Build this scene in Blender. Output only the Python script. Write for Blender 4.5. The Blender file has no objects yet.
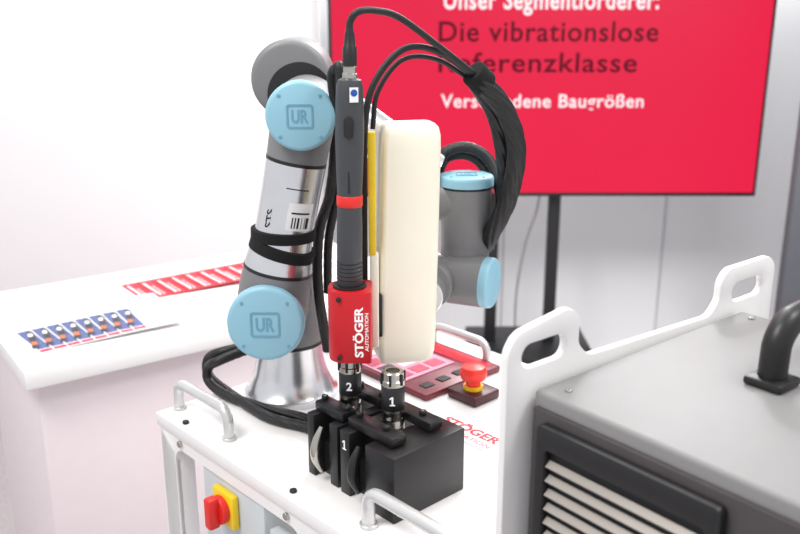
import bpy, bmesh, math, random
from mathutils import Vector, Matrix
D=bpy.data
COL=bpy.context.scene.collection
# ------------------------------------------------------------------ helpers
def lin(c):
    return tuple(((v/255)/12.92 if v/255<=0.04045 else ((v/255+0.055)/1.055)**2.4) for v in c)+(1,)
def mat(name,rgb,rough=0.5,metal=0.0,var=0.04,scale=30,bump=0.0,bscale=200,emit=0,coat=0):
    m=D.materials.new(name); m.use_nodes=True; nt=m.node_tree; b=nt.nodes['Principled BSDF']
    col=lin(rgb)
    tc=nt.nodes.new('ShaderNodeTexCoord'); n=nt.nodes.new('ShaderNodeTexNoise'); n.inputs['Scale'].default_value=scale
    n.inputs['Detail'].default_value=3
    nt.links.new(tc.outputs['Object'],n.inputs['Vector'])
    r=nt.nodes.new('ShaderNodeValToRGB'); r.color_ramp.elements[0].position=.3; r.color_ramp.elements[1].position=.7
    r.color_ramp.elements[0].color=tuple(max(0,c*(1-var)) for c in col[:3])+(1,)
    r.color_ramp.elements[1].color=tuple(min(1,c*(1+var)) for c in col[:3])+(1,)
    nt.links.new(n.outputs['Fac'],r.inputs['Fac']); nt.links.new(r.outputs['Color'],b.inputs['Base Color'])
    b.inputs['Roughness'].default_value=rough; b.inputs['Metallic'].default_value=metal
    if coat: b.inputs['Coat Weight'].default_value=coat
    if bump:
        n2=nt.nodes.new('ShaderNodeTexNoise'); n2.inputs['Scale'].default_value=bscale
        nt.links.new(tc.outputs['Object'],n2.inputs['Vector'])
        bp=nt.nodes.new('ShaderNodeBump'); bp.inputs['Strength'].default_value=bump; bp.inputs['Distance'].default_value=.001
        nt.links.new(n2.outputs['Fac'],bp.inputs['Height']); nt.links.new(bp.outputs['Normal'],b.inputs['Normal'])
    if emit:
        nt.links.new(r.outputs['Color'],b.inputs['Emission Color']); b.inputs['Emission Strength'].default_value=emit
        for l in list(b.inputs['Base Color'].links): nt.links.remove(l)
        b.inputs['Base Color'].default_value=(0,0,0,1); b.inputs['Specular IOR Level'].default_value=.12
    return m
WM={}
def empty(name,label,cat,loc=(0,0,0),rot=0,group=None):
    o=D.objects.new(name,None); o.empty_display_size=.02; COL.objects.link(o)
    M=Matrix.Translation(Vector(loc))@Matrix.Rotation(rot,4,'Z')
    o.matrix_world=M; WM[o.name]=M; o['label']=label; o['category']=cat
    if group:o['group']=group
    return o
def mk(name,bm,mats,parent=None,frame=None,label=None,cat=None,kind=None,smooth=40,group=None):
    if frame is not None: bm.transform(frame)
    PM=Matrix.Identity(4)
    if parent is not None:
        PM=WM[parent.name]; bm.transform(PM.inverted())
    bmesh.ops.recalc_face_normals(bm,faces=bm.faces[:])
    mn=Vector((min(v.co[i] for v in bm.verts) for i in range(3))); mx=Vector((max(v.co[i] for v in bm.verts) for i in range(3)))
    c=(mn+mx)/2; bmesh.ops.translate(bm,verts=bm.verts[:],vec=-c)
    me=D.meshes.new(name); bm.to_mesh(me); bm.free()
    if not isinstance(mats,(list,tuple)): mats=[mats]
    for m in mats: me.materials.append(m)
    for p in me.polygons: p.use_smooth=True
    try: me.set_sharp_from_angle(angle=math.radians(smooth))
    except Exception: pass
    o=D.objects.new(name,me); COL.objects.link(o)
    if parent is not None: o.parent=parent
    o.location=c; WM[o.name]=PM@Matrix.Translation(c)
    if label:o['label']=label
    if cat:o['category']=cat
    if kind:o['kind']=kind
    if group:o['group']=group
    return o
def B(): return bmesh.new()
def merge(bm,t,mi=0):
    for f in t.faces: f.material_index=mi
    me=D.meshes.new('tmp'); t.to_mesh(me); t.free(); bm.from_mesh(me); D.meshes.remove(me)
def box(bm,x0,x1,y0,y1,z0,z1,bev=0,seg=2,mi=0,M=None):
    t=bmesh.new(); bmesh.ops.create_cube(t,size=1)
    for v in t.verts: v.co=Vector(((x0+x1)/2+v.co.x*(x1-x0),(y0+y1)/2+v.co.y*(y1-y0),(z0+z1)/2+v.co.z*(z1-z0)))
    if bev: bmesh.ops.bevel(t,geom=t.edges[:],offset=bev,segments=seg,profile=.5,affect='EDGES')
    if M is not None: t.transform(M)
    merge(bm,t,mi); return bm
def lathe(bm,prof,A,d,seg=40,mi=0,ref=None):
    """prof: (radius, distance along d)"""
    t=bmesh.new(); A=Vector(A); d=Vector(d).normalized()
    ref=Vector((0,0,1)) if abs(d.z)<.9 else Vector((1,0,0))
    u=d.cross(ref).normalized(); w=d.cross(u)
    rings=[]
    for r,h in prof:
        r=max(r,1e-5)
        rings.append([t.verts.new(A+d*h+(u*math.cos(2*math.pi*i/seg)+w*math.sin(2*math.pi*i/seg))*r) for i in range(seg)])
    for a,b in zip(rings,rings[1:]):
        for i in range(seg):
            t.faces.new((a[i],a[(i+1)%seg],b[(i+1)%seg],b[i]))
    t.faces.new(rings[0]); t.faces.new(list(reversed(rings[-1])))
    merge(bm,t,mi); return bm
def rcyl(bm,A,Bp,r,bev=.003,seg=40,mi=0,r2=None):
    A=Vector(A);Bp=Vector(Bp);L=(Bp-A).length; r2=r if r2 is None else r2
    pr=[]
    n=4
    for i in range(n+1):
        a=math.pi/2*i/n; pr.append((r-bev+bev*math.sin(a),bev-bev*math.cos(a)))
    for i in range(n+1):
        a=math.pi/2*i/n; pr.append((r2-bev+bev*math.cos(a),L-bev+bev*math.sin(a)))
    return lathe(bm,pr,A,Bp-A,seg,mi)
def crom(pts,sub):
    P=[Vector(p) for p in pts]; out=[]
    for i in range(len(P)-1):
        p0=P[i-1] if i else P[0]*2-P[1]; p1=P[i];p2=P[i+1]; p3=P[i+2] if i+2<len(P) else P[-1]*2-P[-2]
        for k in range(sub):
            t=k/sub
            out.append(.5*((2*p1)+(p2-p0)*t+(2*p0-5*p1+4*p2-p3)*t*t+(3*p1-p0-3*p2+p3)*t**3))
    out.append(P[-1]); return out
def tube(bm,pts,r,seg=12,sub=8,mi=0,lobes=0,twist=0):
    c=crom(pts,sub) if sub>1 else [Vector(p) for p in pts]
    t=bmesh.new(); T=(c[1]-c[0]).normalized()
    ref=Vector((0,0,1)) if abs(T.z)<.9 else Vector((0,1,0))
    u=T.cross(ref).normalized(); rings=[]; s=0
    for i,p in enumerate(c):
        if i: s+=(c[i]-c[i-1]).length
        T=(c[min(i+1,len(c)-1)]-c[max(i-1,0)]).normalized()
        u=(u-T*u.dot(T)).normalized(); w=T.cross(u)
        rr=r if not callable(r) else r(i/(len(c)-1))
        ring=[]
        for k in range(seg):
            a=2*math.pi*k/seg; q=rr
            if lobes: q=rr*(.86+.16*abs(math.sin(lobes/2*(a+twist*s))))
            ring.append(t.verts.new(p+(u*math.cos(a)+w*math.sin(a))*q))
        rings.append(ring)
    for a,b in zip(rings,rings[1:]):
        for i in range(seg): t.faces.new((a[i],a[(i+1)%seg],b[(i+1)%seg],b[i]))
    t.faces.new(rings[0]); t.faces.new(list(reversed(rings[-1])))
    merge(bm,t,mi); return bm
def rpoly(pts,rs,n=6):
    out=[];N=len(pts)
    if not isinstance(rs,(list,tuple)): rs=[rs]*N
    for i in range(N):
        p=Vector(pts[i]);a=(Vector(pts[i-1])-p);b=(Vector(pts[(i+1)%N])-p);r=rs[i]
        if r<=0: out.append(tuple(p)); continue
        al=a.angle(b); dd=r/math.tan(al/2); dd=min(dd,a.length*.49,b.length*.49); r=dd*math.tan(al/2)
        a.normalize();b.normalize(); c=p+(a+b).normalized()*(r/math.sin(al/2))
        s=p+a*dd-c;e=p+b*dd-c; ang=s.angle_signed(e)
        for k in range(n+1):
            th=-ang*k/n; out.append((c.x+s.x*math.cos(th)-s.y*math.sin(th),c.y+s.x*math.sin(th)+s.y*math.cos(th)))
    return out
def plate(bm,outer,holes,th,M,mi=0,bev=0):
    t=bmesh.new(); edges=[]
    for loop in [outer]+holes:
        vs=[t.verts.new((p[0],p[1],0)) for p in loop]
        for i in range(len(vs)): edges.append(t.edges.new((vs[i],vs[(i+1)%len(vs)])))
    if holes: bmesh.ops.triangle_fill(t,use_beauty=True,edges=edges)
    else: t.faces.new(t.verts[:])
    bmesh.ops.recalc_face_normals(t,faces=t.faces[:])
    g=bmesh.ops.extrude_face_region(t,geom=t.faces[:])
    vs=[v for v in g['geom'] if isinstance(v,bmesh.types.BMVert)]
    bmesh.ops.translate(t,verts=vs,vec=(0,0,th))
    if not any(abs(f.calc_center_median().z)<1e-7 for f in t.faces):
        back=[e for e in t.edges if all(abs(v.co.z)<1e-7 for v in e.verts)]
        bmesh.ops.triangle_fill(t,use_beauty=True,edges=back)
    bmesh.ops.recalc_face_normals(t,faces=t.faces[:])
    if bev:
        es=[e for e in t.edges if len(e.link_faces)==2 and e.calc_face_angle(0)>1.2]
        bmesh.ops.bevel(t,geom=es,offset=bev,segments=2,profile=.5,affect='EDGES')
    t.transform(M); merge(bm,t,mi); return bm
def fr(o,x,y):
    x=Vector(x).normalized();y=Vector(y).normalized();z=x.cross(y)
    M=Matrix((x,y,z)).transposed().to_4x4(); M.translation=Vector(o); return M
def text(s,M,mats,parent,width=None,height=None,name='lettering',bold=0,depth=.0003,space=1.0,label=None):
    cu=D.curves.new('t','FONT'); cu.body=s; cu.size=1; cu.align_x='CENTER'; cu.align_y='CENTER'; cu.space_character=space
    cu.offset=bold; cu.resolution_u=4
    o=D.objects.new('t',cu); COL.objects.link(o); bpy.context.view_layer.update()
    me=D.meshes.new_from_object(o.evaluated_get(bpy.context.evaluated_depsgraph_get()))
    D.objects.remove(o)
    bm=bmesh.new(); bm.from_mesh(me)
    xs=[v.co.x for v in bm.verts]; ys=[v.co.y for v in bm.verts]
    w=max(xs)-min(xs);h=max(ys)-min(ys);cx=(max(xs)+min(xs))/2;cy=(max(ys)+min(ys))/2
    sx=(width/w) if width else None; sy=(height/h) if height else None
    if sx is None: sx=sy
    if sy is None: sy=sx
    for v in bm.verts: v.co=Vector(((v.co.x-cx)*sx,(v.co.y-cy)*sy,0))
    g=bmesh.ops.extrude_face_region(bm,geom=bm.faces[:])
    bmesh.ops.translate(bm,verts=[v for v in g['geom'] if isinstance(v,bmesh.types.BMVert)],vec=(0,0,depth))
    bm.transform(M)
    return mk(name,bm,mats,parent,label=label or ('"%s" lettering'%s))
def digit_one(M,m,parent,h):
    """numeral 1 with flag and foot, drawn as one outline"""
    k=h/10
    pts=[(-2.8,-5),(2.8,-5),(2.8,-3.6),(1,-3.6),(1,5),(-.6,5),(-3,3.2),(-3,1.6),(-.9,2.9),(-.9,-3.6),(-2.8,-3.6)]
    b=B(); plate(b,[(x*k,y*k) for x,y in pts],[],.0003,M)
    return mk('lettering',b,m,parent,label='"1" lettering')
# ------------------------------------------------------------------ materials
WHITE=mat('white_powder_coat',(238,236,235),.35,var=.01)
WALLM=mat('wall_paint',(236,233,234),.8,var=.012,scale=3)
WALLB=mat('wall_paint_cool',(238,239,241),.8,var=.012,scale=3)
SEAM=mat('seam_grey',(200,200,206),.7)
FLOORM=mat('floor_carpet',(172,164,166),.95,var=.12,scale=80,bump=.3)
CURT=mat('dark_panel',(84,86,92),.8)
RG=mat('robot_grey',(120,120,122),.42,var=.02)
BLUE=mat('cap_blue',(142,190,208),.4,var=.015)
BLUED=mat('cap_blue_dark',(104,158,182),.4)
ALU=mat('aluminium',(222,223,226),.24,metal=.92,var=.03,bump=.08,bscale=600)
STEEL=mat('steel',(185,182,174),.22,metal=1,var=.08,scale=60)
BLK=mat('black_plastic',(24,24,26),.4,var=.1)
ANO=mat('black_anodised',(30,30,32),.36,metal=.2,var=.1,scale=90,bump=.1)
RUB=mat('black_rubber',(22,22,24),.5)
VEL=mat('black_velcro',(20,20,22),1,bump=1,bscale=900)
BRA=mat('black_cable_bundle',(26,26,28),.45,var=.1,bump=.4,bscale=700)
DGR=mat('tool_grey',(62,64,68),.42,var=.04)
RED=mat('red_anodised',(196,20,32),.35,metal=.15,var=.03)
REDP=mat('red_plastic',(222,40,34),.35)
REDT=mat('red_print',(205,30,50),.5)
CREAM=mat('cream_plastic',(242,236,218),.42,var=.01)
YEL=mat('yellow_plastic',(242,205,30),.4)
PAPER=mat('paper_white',(236,236,238),.55,var=.01)
INK=mat('ink_black',(25,25,28),.6)
WTXT=mat('white_print',(245,245,245),.5)
PHB=mat('photo_blue',(74,88,134),.45,var=.5,scale=120)
PHO=mat('photo_orange',(196,112,80),.45,var=.5,scale=120)
PHD=mat('photo_dark',(44,44,52),.45,var=.3,scale=120)
MGR=mat('machine_grey',(132,131,131),.5,var=.015,bump=.1,bscale=900)
MDK=mat('machine_dark',(66,61,62),.5,var=.05,bump=.15,bscale=700)
SLAT=mat('louvre_grey',(160,154,148),.35,metal=.3)
LGR=mat('light_grey_box',(196,202,204),.45)
SCR=mat('screen_red',(236,36,74),.4,var=.04,scale=1.2,emit=1.0)
SCRW=mat('screen_white_text',(255,246,250),.4,var=.0,emit=1.05)
SCRD=mat('screen_dark_text',(98,4,30),.4,var=.0,emit=1.0)
# ------------------------------------------------------------------ cart frame
TH=math.radians(43); R43=Matrix.Rotation(TH,4,'Z')
Ad=Vector((math.cos(TH),math.sin(TH),0)); Yd=Vector((-math.sin(TH),math.cos(TH),0)); Z=Vector((0,0,1))
def L(p,q,z): return Ad*p+Yd*q+Vector((0,0,z))
TZ=.95
TW=math.radians(39); P0=L(.505,.428,0)
RW=Matrix.Translation(P0)@Matrix.Rotation(TW-TH,4,'Z')@Matrix.Translation(-P0)@R43
Aw=Vector((math.cos(TW),math.sin(TW),0)); Yw=Vector((-math.sin(TW),math.cos(TW),0))
def LW(p,q,z): return RW@Vector((p,q,z))
# ------------------------------------------------------------------ room
b=B(); box(b,-3.5,3.5,-.6,3.5,-.05,0); mk('floor',b,FLOORM,kind='structure')
b=B(); box(b,-3.5,3.5,3.4,3.5,0,2.8); mk('wall_back',b,WALLB,kind='structure')
b=B(); box(b,-3.5,-.262,3.0,3.05,0,2.8,.003); mk('wall_left',b,WALLM,kind='structure')
b=B(); box(b,1.138,3.4,2.55,2.59,0,2.6,.004); mk('wall_right',b,CURT,kind='structure')
for i,x in enumerate((.40,1.02)):
    b=B(); box(b,x,x+.008,3.395,3.405,0,2.8); mk('trim_%d'%(i+1),b,SEAM,kind='structure')
# ------------------------------------------------------------------ television
tv=empty('television','large flat screen television showing a red German slide','television',(.46,2.93,.865))
b=B(); box(b,-.225,1.167,2.90,2.95,.853,1.645,.004); mk('television_frame',b,BLK,tv)
b=B(); box(b,-.213,1.155,2.895,2.902,.866,1.633); mk('screen',b,SCR,tv,label='lit red slide')
FX=(1,0,0);FZ=(0,0,1)
def tvt(s,x0,x1,z,h,m,bold):
    text(s,fr(((x0+x1)/2,2.8945,z),FX,FZ),m,tv,width=x1-x0,height=h,bold=bold,depth=.0008,space=1.08)
tvt('Unser Segmentförderer:',.135,.80,1.464,.078,SCRW,.022)
tvt('Die vibrationslose',.121,.805,1.377,.062,SCRD,.012)
tvt('Referenzklasse',.121,.745,1.283,.062,SCRD,.012)
tvt('Verschiedene Baugrößen',.130,.775,1.157,.056,SCRW,.014)
st=empty('television_stand','black floor stand with two poles and a shelf under the television','tv stand',(.45,3.0,0))
for x in (.315,.52):
    b=B(); box(b,x-.02,x+.02,2.955,2.985,.03,1.2,.004); mk('pole',b,BLK,st)
b=B(); box(b,.24,.66,2.80,3.12,.26,.32,.006); mk('shelf',b,BLK,st)
b=B(); box(b,.1,.85,2.72,3.2,0,.03,.006); mk('foot_plate',b,BLK,st)
b=B(); tube(b,[(.47,3.02,.95),(.475,3.03,.8),(.455,3.18,.6),(.44,3.25,.35),(.46,3.28,.006)],.005); mk('cable',b,mat('grey_cable',(190,190,192),.5),None,label='thin grey power cable hanging behind the television',cat='cable')
# ------------------------------------------------------------------ counter
CT=math.radians(35); RC=Matrix.Rotation(CT,4,'Z')
def C(s,n,z): return Vector((.81915*s-.57358*n,.57358*s+.81915*n,z))
ctr=empty('display_counter','white display counter with overhanging top holding flyers','counter',C(.9,1.75,0),CT)
b=B(); box(b,.285,1.15,1.51,2.0,.835,.87,.003); mk('counter_top',b,WHITE,ctr,RC)
b=B(); box(b,.31,1.12,1.545,1.97,0,.835,.003); mk('counter_body',b,mat('counter_panel',(230,218,221),.5,var=.01),ctr,RC)
def flyer(kind):
    b=B()
    if kind=='photo':
        box(b,-.05,.05,-.1,.1,0,.0012,mi=0)
        box(b,-.0480,-.025,-.082,.030,.0012,.0015,mi=1)
        Mr=Matrix.Translation((-.037,-.025,0))@Matrix.Rotation(math.radians(-12),4,'Z')
        box(b,-.006,.006,-.048,.045,.0015,.0017,mi=4,M=Mr)
        box(b,-.005,.005,-.030,-.012,.0017,.0019,mi=2,M=Mr)
        box(b,-.005,.003,.018,.034,.0017,.0019,mi=0,M=Mr)
        box(b,-.048,-.025,-.098,-.086,.0012,.0015,mi=3)
        box(b,-.0455,-.030,.055,.060,.0012,.0015,mi=3)
        box(b,-.0455,-.034,.070,.076,.0012,.0015,mi=3)
        return mk('flyer',b,[PAPER,PHB,PHO,REDT,PHD],label='white flyer with a dark tool photo and red marks',cat='flyer',group='photo flyers fanned on the counter')
    box(b,-.05,.05,-.062,.062,0,.0012,mi=0)
    for k in range(7): box(b,-.044,-.0385,-.052+k*.0145,-.042+k*.0145,.0012,.0015,mi=1)
    for k in range(4): box(b,-.033,-.0305,-.052+k*.018,-.039+k*.018,.0012,.0015,mi=1)
    return mk('flyer',b,[REDT,WTXT],label='red flyer with white lettering',cat='flyer',group='red flyers fanned on the counter')
f0=flyer('photo')
for i in range(8):
    o=f0 if i==0 else f0.copy()
    if i: COL.objects.link(o)
    o.location=C(.368+.026*i,1.685-.002*i,.8712+.0014*i); o.rotation_euler=(0,0,CT+math.radians(6-1.2*i))
f1=flyer('red')
for i in range(9):
    o=f1 if i==0 else f1.copy()
    if i: COL.objects.link(o)
    o.location=C(.63+.033*i,1.83-.003*i,.8712+.0014*i); o.rotation_euler=(0,0,CT+math.radians(2))
# ------------------------------------------------------------------ cart
cart=empty('cart','white powder-coated workstation cart carrying the robot and machines','cart',L(.745,.53,0),TH)
b=B(); box(b,.503,.99,.03,1.012,.932,.95,.002); mk('table_top',b,WHITE,cart,R43)
def XZ(p): return fr(L(p,0,0),-Yd,Z)
b=B()
outer=rpoly([(-1.008,.1),(-.035,.1),(-.035,.932),(-1.008,.932)],.004)
h1=rpoly([(-.972,.55),(-.70,.55),(-.70,.914),(-.972,.914)],.02)
h2=rpoly([(-.66,.55),(-.08,.55),(-.08,.905),(-.66,.905)],.02)
h3=rpoly([(-.972,.18),(-.08,.18),(-.08,.5),(-.972,.5)],.02)
plate(b,outer,[h1,h2,h3],.006,XZ(.512)); mk('side_frame',b,WHITE,cart)
b=B(); plate(b,outer,[h1,h2,h3],.006,XZ(.985)); mk('side_frame',b,WHITE,cart)
for p,q in ((.52,.99),(.97,.99),(.52,.05),(.97,.05)):
    b=B(); box(b,p-.014,p+.014,q-.018,q+.018,.07,.932,.002); mk('leg',b,WHITE,cart,R43)
    b=B(); rcyl(b,L(p,q-.014,.035),L(p,q+.014,.035),.035,.004); mk('caster',b,RUB,cart)
b=B(); box(b,.53,.96,.07,.975,.5,.53,.002); mk('lower_shelf',b,WHITE,cart,R43)
for q in (.955,.725,.62):
    b=B(); rcyl(b,L(.5065,q,.924),L(.502,q,.924),.0045,.001,16); mk('bolt',b,STEEL,cart)
for q,pp in ((.955,.515),(.725,.515)):
    b=B(); rcyl(b,L(pp,q,.95),L(pp,q,.9535),.0042,.001,16); mk('bolt',b,INK,cart)
def handle(p,q0,q1,m=ALU,r=.0062,h=.036):
    b=B(); z=TZ
    pts=[L(p,q0,z),L(p,q0,z+h*.55)]
    for k in range(1,5):
        a=math.pi/2*k/4; pts.append(L(p,q0+.016*(1-math.cos(a)),z+h*.55+.016*math.sin(a)))
    for k in range(0,5):
        a=math.pi/2*k/4; pts.append(L(p,q1-.016+.016*math.sin(a),z+h*.55+.016*math.cos(a)))
    pts.append(L(p,q1,z))
    tube(b,pts,r,16,1)
    for q in (q0,q1): rcyl(b,L(p,q,z),L(p,q,z+.004),r*1.35,.001,20)
    mk('handle',b,m,cart,label='satin aluminium bow handle')
HW=mat('handle_satin',(212,212,212),.26,metal=.5)
handle(.532,.88,1.000,HW,.0066,.04); handle(.532,.485,.618,HW,.0072,.046); handle(.94,.82,.93,HW)
b=B()
o=[(.513,.95),(.513,1.203),(.524,1.217),(.587,1.226),(.600,1.215),(.600,1.190),(.614,1.176),(.800,1.170),(.813,1.184),(.813,1.202),(.825,1.214),(.903,1.214),(.916,1.202),(.916,.95)]
o=rpoly(o,[0,.02,.02,.02,.014,.012,.02,.02,.012,.014,.02,.02,.014,0])
def slot(a,c,z,r): return rpoly([(a,z-r),(c,z-r),(c,z+r),(a,z+r)],r*.98)
plate(b,o,[slot(.530,.583,1.194,.0105),slot(.836,.893,1.186,.0105)],.008,fr(LW(0,.434,0),Aw,Z),bev=.0018)
mk('side_wall',b,WHITE,cart,label='long white wall with slotted raised grip ends')
b=B(); box(b,.508,.60,.775,.908,.76,.912,.003); sb=mk('switch_box',b,LGR,cart,R43,label='light grey electrical box')
sw=B(); box(sw,.498,.508,.826,.872,.858,.904,.004,mi=0); mk('switch_plate',sw,YEL,sb,R43,label='yellow switch plate')
sw=B(); rcyl(sw,L(.498,.849,.881),L(.489,.849,.881),.018,.002); box(sw,.476,.491,.842,.856,.861,.901,.003,M=R43); mk('rotary_knob',sw,REDP,sb,label='red rotary main switch')
for q in (.742,.720):
    b=B(); rcyl(b,L(.515,q,.865),L(.498,q,.865),.0085,.002,24); mk('socket_connector',b,BLK,cart)
b=B(); box(b,.506,.52,.70,.762,.835,.89,.002); mk('connector_plate',b,LGR,cart,R43)
# ------------------------------------------------------------------ HMI panel, stop button, label
hm=empty('control_panel','dark red framed touch control panel lying on the cart top','control panel',L(.855,.865,TZ),TH)
b=B(); box(b,.785,.938,.79,.95,TZ,TZ+.010,.003); mk('panel_frame',b,mat('panel_dark_red',(112,30,44),.35),hm,R43)
b=B(); box(b,.790,.895,.842,.943,TZ+.010,TZ+.0115); mk('display',b,mat('display_pink',(206,140,160),.2,var=.1,scale=60),hm,R43)
DK=mat('display_deep_pink',(176,60,88),.3); DG=mat('display_pale',(226,196,206),.3)
for k in range(3):
    for j in range(3):
        b=B(); box(b,.795+.032*k,.820+.032*k,.850+.030*j,.872+.030*j,TZ+.0115,TZ+.012); mk('display_icon',b,(DK,DG,DK,PHD)[(k*2+3*j)%4],hm,R43)
for k in range(4):
    b=B(); box(b,.80+.032*k,.818+.032*k,.806,.820,TZ+.010,TZ+.0115,.0005); mk('panel_key',b,INK,hm,R43)
b=B(); box(b,.905,.93,.80,.94,TZ+.010,TZ+.0107); mk('panel_strip',b,REDT,hm,R43)
es=empty('emergency_stop','red mushroom emergency stop button on a small dark box','emergency stop',L(.842,.756,TZ),TH)
b=B(); box(b,.818,.868,.731,.783,TZ,TZ+.014,.003); mk('button_box',b,mat('stop_box',(70,26,30),.4),es,R43)
EC=L(.842,.757,TZ+.014)
b=B(); lathe(b,[(.0135,0),(.0135,.005)],EC,Z); mk('button_collar',b,YEL,es)
b=B(); lathe(b,[(.010,.005),(.010,.013),(.0165,.015),(.0185,.020),(.018,.028),(.0155,.032),(.006,.034),(0,.034)],EC,Z); mk('mushroom_button',b,mat('stop_red',(240,50,36),.35),es)
sg=empty('name_label','white label with red lettering lying on the cart top','label',L(.76,.69,TZ),TH)
b=B(); box(b,.738,.788,.635,.745,TZ,TZ+.0015); mk('label_plate',b,PAPER,sg,R43)
text('STÖGER',fr(L(.768,.690,TZ+.0015),-Yd,Ad),REDT,sg,width=.092,height=.020,bold=.03)
text('AUTOMATION',fr(L(.748,.690,TZ+.0015),-Yd,Ad),REDT,sg,width=.092,height=.008)
# ------------------------------------------------------------------ nests
def nest(q0,qa,qb,num,lab):
    n=empty('socket_nest',lab,'tool holder',L(.6,q0,TZ),TH,'black socket nests')
    b=B(); box(b,.552 if num=='1' else .556,.657,qa[0],qa[1],TZ,TZ+.075,.0015); mk('side_plate',b,ANO,n,R43)
    b=B(); box(b,.554,.650,qb[0],qb[1],TZ,TZ+.076,.0015); mk('side_plate',b,ANO,n,R43)
    b=B(); box(b,.568,.64,qa[1],qb[0],TZ,TZ+.04,.001); mk('spacer',b,ANO,n,R43)
    for s in (-1,1):
        pc=.602+s*.027
        b=B(); box(b,pc-.010,pc+.010,qa[0]+(.016 if num=='1' else .001),qb[1]-.001,TZ+.0765,TZ+.087,.0015); mk('clamp_jaw',b,ANO,n,R43)
    for p in (.576,.629):
        for q in ((qa[1]-.008),(qb[0]+qb[1])/2):
            b=B(); rcyl(b,(p,q,TZ+.087),(p,q,TZ+.092),.0042,.001,20)
            rcyl(b,(p,q,TZ+.092),(p,q,TZ+.0923),.002,.0001,6,mi=1)
            mk('cap_screw',b,[BLK,STEEL],n,R43)
    b=B(); qm=(qa[1]+qb[0])/2
    tube(b,[L(.556,qm,TZ+.066),L(.548,qm,TZ+.050),L(.546,qm,TZ+.032),L(.554,qm,TZ+.012)],lambda t:.0028+.003*math.sin(math.pi*t),12,6)
    mk('spring_clip',b,STEEL if num=='2' else ANO,n)
    if num=='1': digit_one(fr(L(.5539,(qb[0]+qb[1])/2,TZ+.060),-Yd,Z),WTXT,n,.011)
    return n
nest(.660,(.601,.646),(.674,.690),'1','black anodised nest with thick front block holding the spare socket')
nest(.725,(.697,.711),(.736,.748),'2','black anodised nest with steel clip holding the driven socket')
def socket(p,q,ztop,num,lab):
    s=empty('socket',lab,'socket',L(p,q,TZ+.04),TH,group='screwdriver sockets')
    c=L(p,q,0)
    z0=TZ+.04; H=ztop-z0
    b=B(); lathe(b,[(.011,0),(.0125,.001),(.0125,H*.42),(.0118,H*.43),(.0118,H*.46),(.0125,H*.47),(.0125,H*.56)],(c.x,c.y,z0),Z); mk('steel_sleeve',b,STEEL,s)
    b=B(); lathe(b,[(.0122,H*.56),(.0128,H*.57),(.0128,H*.82),(.012,H*.83)],(c.x,c.y,z0),Z); mk('black_collar',b,BLK,s)
    b=B(); lathe(b,[(.0118,H*.83),(.0128,H*.84),(.0128,H*.9),(.0118,H*.91),(.0118,H*.99),(.0108,H),(.0075,H),(.0075,H-.006),(0,H-.006)],(c.x,c.y,z0),Z); mk('crown',b,STEEL,s)
    for k in range(6):
        a=k*math.pi/3+.3; d=Vector((math.cos(a),math.sin(a),0))
        b=B(); box(b,-.0013,.0013,-.0024,.0024,z0+H*.86,z0+H*.985,M=Matrix.Translation(Vector((c.x,c.y,0))+d*.0115)@Matrix.Rotation(a+math.pi/2,4,'Z'))
        mk('crown_slot',b,INK,s)
    M=fr((c.x-.0005,c.y-.0130,z0+H*.69),FX,FZ)
    if num=='1': digit_one(M,WTXT,s,.0105)
    else: text(num,M,WTXT,s,height=.010,bold=.02)
socket(.605,.660,1.089,'1','steel and black socket numbered 1 standing in its nest')
socket(.599,.725,1.086,'2','steel and black socket numbered 2 under the screwdriver')
# ------------------------------------------------------------------ screwdriver
ax0=Vector((-.0565,.939,1.083)); ax1=Vector((-.0515,.939,1.40)); ad=(ax1-ax0).normalized()
def AX(z): return ax0+ad*((z-ax0.z)/ad.z)
sd=empty('electric_screwdriver','grey and red upright electric screwdriver with cable plug on top','screwdriver',AX(1.16))
def seg(name,prof,m,label=None):
    b=B(); lathe(b,[(r,(z-1.083)/ad.z) for r,z in prof],ax0,ad,48); return mk(name,b,m,sd,label=label)
seg('lower_grip',[(.0125,1.172),(.0138,1.174),(.0138,1.235),(.0132,1.255),(.0132,1.260)],DGR)
for k in range(5):
    z=1.179+k*.0045; c=AX(z); b=B(); lathe(b,[(.0139,0),(.0143,.0006),(.0143,.0016),(.0139,.0022)],c,ad,48)
    mk('grip_rib',b,BLK,sd)
seg('red_band',[(.0134,1.260),(.0140,1.261),(.0140,1.271),(.0134,1.272)],REDP,'red ring')
seg('upper_grip',[(.0132,1.272),(.0134,1.276),(.0150,1.320),(.0152,1.345),(.0146,1.370),(.0140,1.385),(.012,1.392),(.008,1.394)],DGR)
seg('plug_base',[(.0078,1.393),(.0078,1.398),(.0068,1.399),(.0068,1.405),(.0078,1.406)],STEEL)
seg('plug',[(.0074,1.406),(.0074,1.424),(.006,1.426),(.0052,1.437),(.0038,1.442)],BLK)
c=AX(1.345)
b=B(); plate(b,rpoly([(-.0055,-.011),(.0055,-.011),(.0055,.011),(-.0055,.011)],.005),[],.003,fr((c.x,c.y-.0158,c.z),FX,FZ),bev=.001); mk('trigger_button',b,BLK,sd)
b=B(); c=AX(1.285); box(b,c.x-.001,c.x+.001,c.y-.0142,c.y-.013,1.276,1.33,.0003); mk('grip_seam',b,BLK,sd)
b=B(); box(b,-.0046,.0046,-.0075,.0075,0,.0006); c=AX(1.378); SM=fr((c.x+.005,c.y-.0137,c.z),(1,.35,0),FZ)
mk('sticker',b,PAPER,sd,SM,label='white sticker with blue mark')
b=B(); rcyl(b,(0,.002,.0006),(0,.002,.0009),.0036,.0001,20); mk('sticker_mark',b,mat('sticker_blue',(30,80,170),.4),sd,SM)
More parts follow.
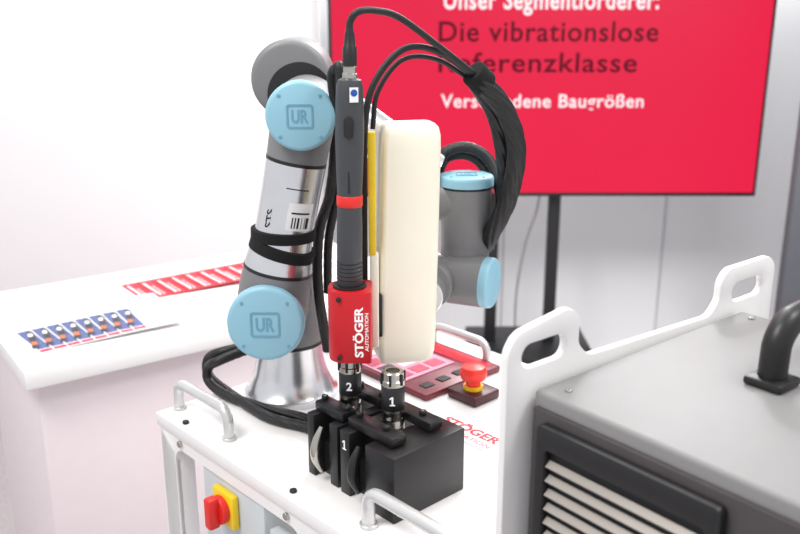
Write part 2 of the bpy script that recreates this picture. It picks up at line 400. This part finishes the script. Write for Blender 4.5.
# ------------------------------------------------------------------ end effector
ee=empty('tool_mount','red holder block with cream plastic cover carried by the robot wrist','robot tool',(-.03,.98,1.08))
b=B()
out=rpoly([(-.079,.915),(-.031,.915),(-.031,.965),(-.079,.965)],[.02,.003,.003,.02],8)
plate(b,out,[],.082,Matrix.Translation((0,0,1.088)),bev=.0015)
mk('holder_block',b,RED,ee,label='red anodised holder block')
b=B(); lathe(b,[(.018,0),(.0185,.001),(.0185,.004),(.015,.005)],AX(1.168),ad); mk('clamp_ring',b,BLK,ee)
b=B(); lathe(b,[(.0145,0),(.0145,.004),(.013,.005)],AX(1.0845),ad); mk('lower_ring',b,STEEL,ee)
text('STÖGER',fr((-.0455,.9148,1.125),FZ,(-1,0,0)),WTXT,ee,width=.058,height=.0115,bold=.03)
text('AUTOMATION',fr((-.0360,.9148,1.125),FZ,(-1,0,0)),WTXT,ee,width=.044,height=.0040,bold=.01)
for z in (1.095,1.162):
    b=B(); rcyl(b,(-.066,.917,z),(-.066,.9135,z),.0028,.0005,16); mk('screw',b,BLK,ee)
def cover():
    b=B(); t=bmesh.new(); M=Matrix.Translation((.006,1.005,0))@Matrix.Rotation(math.radians(14),4,'Z')
    w=.0345;d=.028
    prof=[(1.062,.86,.8),(1.065,.93,.9),(1.073,.98,.97),(1.090,1.0,1.0),(1.20,1.0,1.0),(1.312,.985,1.0),(1.328,.965,.97),(1.336,.91,.9),(1.3395,.82,.78)]
    rings=[]
    for z,sx,sy in prof:
        pts=rpoly([(-w*sx,-d*sy),(w*sx,-d*sy),(w*sx,d*sy),(-w*sx,d*sy)],[.006,.012,.006,.006],6)
        lean=(z-1.2)*.02
        rings.append([t.verts.new((x+lean,y,z)) for x,y in pts])
    n=len(rings[0])
    for a,c in zip(rings,rings[1:]):
        for i in range(n): t.faces.new((a[i],a[(i+1)%n],c[(i+1)%n],c[i]))
    t.faces.new(rings[0]); t.faces.new(list(reversed(rings[-1])))
    t.transform(M); merge(b,t); return b
mk('cover',cover(),CREAM,ee,label='tall cream plastic cover with rounded edges')
b=B(); box(b,-.0345,-.0265,.958,.969,1.20,1.335,.001); mk('side_strip',b,YEL,ee,label='yellow plastic strip')
b=B(); box(b,-.0335,-.024,.958,.975,1.09,1.20,.002); mk('side_rail',b,CREAM,ee)
b=B(); box(b,-.060,-.02,.965,1.02,1.10,1.15,.002); mk('mount_bracket',b,ANO,ee)
b=B(); rcyl(b,(.028,1.03,1.127),(.034,1.074,1.127),.024,.002); mk('tool_flange',b,ALU,ee)
# ------------------------------------------------------------------ robot
rb=empty('robot_arm','small grey collaborative robot arm with light blue joint caps','robot arm',(-.15,1.15,TZ))
S=Vector((-.157,.985,1.108)); E=Vector((-.109,.985,1.349)); ud=(E-S).normalized()
YV=Vector((0,1,0))
def capd(name,c,d,r,th=.012,logo=True):
    c=Vector(c);d=Vector(d).normalized(); b=B()
    lathe(b,[(r,-th),(r*1.0,-.005),(r*.985,-.0025),(r*.95,-.0008),(r*.88,0),(0,.0002)],c,d,56)
    o=mk(name,b,BLUE,rb,label='light blue round joint cap')
    if logo:
        x=Vector((0,0,1)).cross(d)
        x=x.normalized() if x.length>.1 else Vector((1,0,0))
        y=d.cross(x); sc=r
        M=fr(c+d*.0003,x,y)
        b=B()
        plate(b,rpoly([(-.38*sc,-.34*sc),(.38*sc,-.34*sc),(.38*sc,.34*sc),(-.38*sc,.34*sc)],.08*sc),[rpoly([(-.33*sc,-.29*sc),(.33*sc,-.29*sc),(.33*sc,.29*sc),(-.33*sc,.29*sc)],.05*sc)],.0005,M)
        mk('cap_emblem',b,BLUED,o)
        text('UR',M,BLUED,o,height=.38*sc,width=.48*sc,bold=.03,name='cap_lettering')
        for k in range(4):
            a=math.pi/4+k*math.pi/2; q=c+(x*math.cos(a)+y*math.sin(a))*r*.82
            b=B(); rcyl(b,q-d*.001,q+d*.0008,.0020,.0003,12)
            mk('cap_screw',b,BLUED,o)
    return o
b=B(); lathe(b,[(.064,0),(.064,.008),(.058,.012),(.050,.035),(.046,.06),(.045,.075)],(-.15,1.15,TZ),Z,56); mk('base',b,ALU,rb,label='flared aluminium base')
b=B(); lathe(b,[(.0455,.075),(.0455,.080)],(-.15,1.15,TZ),Z,56); mk('joint_ring',b,BLK,rb)
b=B(); lathe(b,[(.0455,.08),(.0455,.12),(.045,.165),(.043,.19),(.036,.202),(.02,.207),(0,.208)],(-.15,1.15,TZ),Z,56)
rcyl(b,(-.157,1.19,1.108),(-.157,1.088,1.108),.044,.004)
mk('shoulder_housing',b,RG,rb)
b=B(); rcyl(b,(-.157,1.089,1.108),(-.157,1.084,1.108),.0435,.001); mk('joint_ring',b,BLK,rb)
yc=Vector((0,.052,0))
b=B(); rcyl(b,S+YV*.012,S+YV*.1,.0440,.004); lathe(b,[(.043,0),(.043,.03),(.0415,.053)],S+yc,ud,48); mk('upper_arm_housing',b,RG,rb)
b=B(); lathe(b,[(.0418,.053),(.0418,.057)],S+yc,ud,48); mk('joint_ring',b,BLK,rb)
b=B(); lathe(b,[(.0412,.057),(.040,.066),(.0355,.085),(.0345,.11),(.0345,.15),(.0350,.178),(.0352,.186)],S+yc,ud,56); mk('upper_arm_tube',b,ALU,rb,label='brushed aluminium tube')
b=B(); lathe(b,[(.0354,.186),(.0354,.190)],S+yc,ud,48); mk('joint_ring',b,BLK,rb)
b=B(); lathe(b,[(.0350,.190),(.036,.215),(.037,.245)],S+yc,ud,48); rcyl(b,E+YV*.012,E+YV*.092,.038,.004); mk('elbow_housing',b,RG,rb)
capd('joint_cap',S,(0,-1,0),.0455); capd('joint_cap',E,(0,-1,0),.0385)
b=B(); rcyl(b,S+YV*.0115,S+YV*.0135,.0448,.0003); mk('joint_ring',b,BLK,rb)
b=B(); rcyl(b,E+YV*.0115,E+YV*.0135,.0378,.0003); mk('joint_ring',b,BLK,rb)
def patch(A,d,r,h0,h1,a0,a1,cols):
    t=bmesh.new(); A=Vector(A);d=Vector(d).normalized(); u=Vector((1,0,0)); u=(u-d*u.dot(d)).normalized(); w=d.cross(u)
    if w.y>0: w=-w
    n=len(cols); prev=None
    for i in range(n+1):
        a=math.radians(a0+(a1-a0)*i/n); dv=u*math.sin(a)+w*math.cos(a)
        cur=(t.verts.new(A+d*h0+dv*r),t.verts.new(A+d*h1+dv*r))
        if prev: f=t.faces.new((prev[0],cur[0],cur[1],prev[1])); f.material_index=cols[i-1]
        prev=cur
    return t
random.seed(3)
bm=patch(S+yc,ud,.0349,.112,.145,5,58,[0]*6); mk('sticker',bm,[PAPER,INK],rb,label='white barcode sticker')
bm=patch(S+yc,ud,.0351,.115,.128,12,50,[random.choice((0,1)) for _ in range(28)]); mk('barcode',bm,[PAPER,INK],rb)
bm=patch(S+yc,ud,.0351,.132,.134,12,50,[1]*6); mk('sticker_line',bm,[INK,INK],rb)
bm=patch(S+yc,ud,.0350,.160,.1612,-5,40,[1]*6); mk('printed_line',bm,[INK,INK],rb)
text('STS',fr(S+yc+ud*.125+Vector((-.017,-.0312,0)),(ud.x,0,ud.z),(-1,-.5,0)),INK,rb,width=.022,height=.009,bold=.02)
sp=empty('cable_strap','black hook and loop straps wrapped around the arm tube','strap',S+yc+ud*.1)
b=B(); lathe(b,[(.037,-.001),(.0395,0),(.0395,.013),(.037,.014)],S+yc+ud*.074,(ud+Vector((.12,0,0))).normalized(),48); mk('strap_band',b,VEL,sp)
b=B(); lathe(b,[(.035,-.001),(.0385,0),(.0385,.012),(.035,.013)],S+yc+ud*.093,(ud-Vector((.15,0,0))).normalized(),48); mk('strap_band',b,VEL,sp)
EB=Vector((-.130,1.125,1.380))
b=B(); rcyl(b,EB-YV*.045,EB+YV*.045,.047,.008,48); mk('forearm_housing',b,RG,rb)
b=B(); rcyl(b,Vector((-.118,1.079,1.362)),Vector((-.118,1.083,1.362)),.039,.0005); mk('joint_ring',b,BLK,rb)
W=Vector((.084,1.125,1.225))
W0=Vector((.055,1.135,1.245)); fd=(W0-EB).normalized(); FL=(W0-EB).length
b=B(); lathe(b,[(.036,.02),(.036,.06),(.033,.065)],EB,fd); mk('forearm_neck',b,RG,rb)
b=B(); lathe(b,[(.033,.065),(.029,.08),(.028,FL-.05),(.030,FL-.02)],EB,fd); mk('forearm_tube',b,ALU,rb)
b=B(); lathe(b,[(.030,-.062),(.0315,-.058),(.0315,-.02),(.0325,0),(.0335,.018)],W,Z,48)
rcyl(b,W+Vector((-.005,0,0)),W+Vector((-.05,.02,.005)),.03,.002)
mk('wrist_housing',b,RG,rb)
b=B(); lathe(b,[(.0338,.018),(.0338,.0205)],W,Z,48); mk('joint_ring',b,BLK,rb)
capd('wrist_cap',W+Z*.034,(0,0,1),.0350,.013)
wa=Vector((.119,1.085,1.127)); wb=Vector((.035,1.122,1.127)); wd=(wb-wa).normalized()
b=B(); rcyl(b,wa+wd*.010,wa+wd*.06,.0325,.003); lathe(b,[(.0315,0),(.0315,.045)],W-Z*.098,Z); mk('wrist_housing',b,RG,rb)
b=B(); rcyl(b,wa+wd*.06,wb,.0315,.002); mk('wrist_sleeve',b,ALU,rb)
capd('wrist_cap',wa,-wd,.0325,.012,False)
b=B(); rcyl(b,wb+Vector((.012,-.01,0)),Vector((.035,1.075,1.127)),.0300,.002); mk('wrist_flange',b,RG,rb)
# ------------------------------------------------------------------ cables
def cab(pts,r,m=RUB,label='black cable',lobes=0,tw=60):
    b=B(); tube(b,pts,r,48 if lobes else 14,16 if lobes else 10,lobes=lobes,twist=tw); return mk('cable',b,m,label=label,cat='cable',smooth=80)
t1=[AX(1.440),(-.050,.94,1.450),(-.042,.94,1.459),(-.025,.95,1.460),(0,.97,1.4525),(.043,1.0,1.4215),(.088,1.035,1.387)]
cab(t1,.0036,label='black screwdriver cable arching from the plug')
cab([(-.0400,.975,1.16),(-.0395,.975,1.256),(-.0375,.975,1.345),(-.0250,.980,1.390),(.0053,.99,1.4205),(.043,1.005,1.416),(.086,1.04,1.386)],.0036,label='black cable looping over the cream cover')
cab([(-.0300,.986,1.335),(-.024,.99,1.375),(.002,.998,1.408),(.040,1.012,1.408),(.082,1.045,1.382)],.0028,label='thin black cable looping over the cream cover')
cab([(.086,1.035,1.389),(.120,1.05,1.350),(.1385,1.065,1.300),(.1335,1.085,1.238),(.116,1.10,1.190),(.112,1.13,1.165)],.0115,BRA,'thick bundle of black cables hanging beside the wrist',9,25)
cab([(.082,1.047,1.384),(.108,1.065,1.345),(.122,1.08,1.300),(.1285,1.10,1.250),(.128,1.12,1.200)],.0085,BRA,'bundle of black cables behind the larger one',8,25)
cab([(.052,1.165,1.265),(.060,1.16,1.282),(.088,1.155,1.2885),(.115,1.15,1.272),(.128,1.135,1.235),(.127,1.13,1.20)],.0072,BRA,'ribbed black cable curving behind the wrist cap',8,120)
cab([(.050,1.175,1.25),(.062,1.17,1.272),(.088,1.165,1.276),(.108,1.16,1.262),(.118,1.15,1.235)],.006,BRA,'ribbed black cable curving behind the wrist cap',8,120)
b=B(); rcyl(b,Vector((.082,1.036,1.393)),Vector((.098,1.046,1.377)),.0155,.003); mk('cable_tie',b,VEL,label='black strap bundling the cables',cat='cable tie')
cab([(-.079,1.08,1.36),(-.078,1.075,1.30),(-.085,1.07,1.244),(-.1006,1.085,1.194),(-.104,1.09,1.12),(-.095,1.10,1.03)],.0065,BRA,'ribbed black cable running down behind the arm',8)
cab([(-.070,1.09,1.36),(-.068,1.085,1.29),(-.078,1.08,1.235),(-.090,1.095,1.18),(-.093,1.10,1.11)],.0055,BRA,'ribbed black cable running down behind the arm',8)
cab([(-.065,1.0,1.33),(-.073,.985,1.385),(-.068,.975,1.40),(-.062,.968,1.38),(-.062,.968,1.17)],.0055,RUB,'black cable behind the screwdriver')
cab([(-.205,1.16,1.01),(-.245,1.13,1.003),(-.264,1.15,.985),(-.264,1.15,.964),(-.232,1.115,.9585),(-.172,1.075,.9575),(-.106,1.04,.9575),(-.075,1.01,.9575)],.0068,BRA,'ribbed black cable looping from the robot base over the table',8,150)
cab([(-.205,1.165,1.012),(-.245,1.15,1.008),(-.268,1.17,.990),(-.268,1.165,.968),(-.236,1.13,.9585),(-.172,1.055,.9575),(-.115,1.022,.9575),(-.09,.99,.9575)],.0065,BRA,'ribbed black cable looping from the robot base over the table',8,150)
# ------------------------------------------------------------------ grey machine
MT=1.166
mc=empty('ventilated_machine','grey metal machine housing with dark louvred front and black top handle','machine',LW(.70,.23,TZ),TW)
b=B(); box(b,.541,.850,-.02,.422,TZ,MT,.004,3); mk('housing',b,MGR,mc,RW)
b=B(); box(b,.536,.542,-.016,.418,TZ+.004,MT-.012,.002); mk('front_panel',b,MDK,mc,RW)
b=B(); plate(b,rpoly([(-.406,.965),(-.240,.965),(-.240,MT-.020),(-.406,MT-.020)],.006),[rpoly([(-.396,.977),(-.251,.977),(-.251,MT-.040),(-.396,MT-.040)],.004)],.010,fr(LW(.537,0,0),-Yw,Z),bev=.002)
mk('louvre_frame',b,BLK,mc)
b=B(); box(b,.5352,.5362,.251,.396,.977,MT-.04); mk('louvre_backing',b,INK,mc,RW)
for k in range(11):
    z=.981+k*.0128
    b=B(); box(b,-.0034,.0034,.252,.395,-.0008,.0008,M=RW@Matrix.Translation((.5315,0,z+.004))@Matrix.Rotation(math.radians(-38),4,'Y'))
    mk('louvre_slat',b,SLAT,mc)
b=B(); hq=.305
hp=[LW(.700,hq,MT),LW(.700,hq,MT+.024),LW(.702,hq,MT+.038),LW(.712,hq,MT+.049),LW(.728,hq,MT+.053),LW(.790,hq,MT+.053),LW(.806,hq,MT+.049),LW(.817,hq,MT+.038),LW(.820,hq,MT+.024),LW(.820,hq,MT)]
tube(b,hp,.0118,20,3)
for p in (.700,.820): box(b,p-.017,p+.017,hq-.017,hq+.017,MT,MT+.008,.003,M=RW)
mk('carry_handle',b,BLK,mc,label='black plastic carrying handle')
for q in (.02,.402):
    for p in (.56,.835):
        b=B(); rcyl(b,(p,q,MT),(p,q,MT+.0015),.003,.0005,16); mk('cover_screw',b,STEEL,mc,RW)
# ------------------------------------------------------------------ lights, world, camera
sc=bpy.context.scene
w=D.worlds.new('World'); sc.world=w; w.use_nodes=True
w.node_tree.nodes['Background'].inputs['Color'].default_value=(.96,.965,1,1); w.node_tree.nodes['Background'].inputs['Strength'].default_value=.84
def area(loc,tgt,size,power,col=(1,1,1)):
    l=D.lights.new('area_light','AREA'); l.size=size; l.energy=power; l.color=col
    o=D.objects.new('area_light',l); COL.objects.link(o); o.location=loc
    o.rotation_euler=(Vector(tgt)-Vector(loc)).to_track_quat('-Z','Y').to_euler(); return o
area((-1.0,.2,2.9),(-.1,1.1,1.0),.7,32,(1,.97,.93))
area((1.2,.6,2.9),(0,1.2,1.0),.6,22,(1,.98,.95))
area((0,1.9,2.9),(0,2.8,0.8),1.5,30,(1,.98,.96))
area((.75,3.15,2.75),(.8,3.4,.7),.3,36)  # added wall washer behind the television, only there to brighten the back wall
area((.9,1.8,2.0),(.9,3.4,.5),.8,24)  # added fill without a real fixture, lifts the right of the back wall
cam=D.cameras.new('Camera'); cam.lens=40.5; cam.sensor_width=36; co=D.objects.new('Camera',cam); COL.objects.link(co)
co.location=(0,0,1.47); co.rotation_euler=(math.radians(90-16.5),0,0)
cam.dof.use_dof=True; cam.dof.focus_distance=1.0; cam.dof.aperture_fstop=6.3; cam.clip_start=.02
sc.camera=co
sc.view_settings.view_transform='Standard'
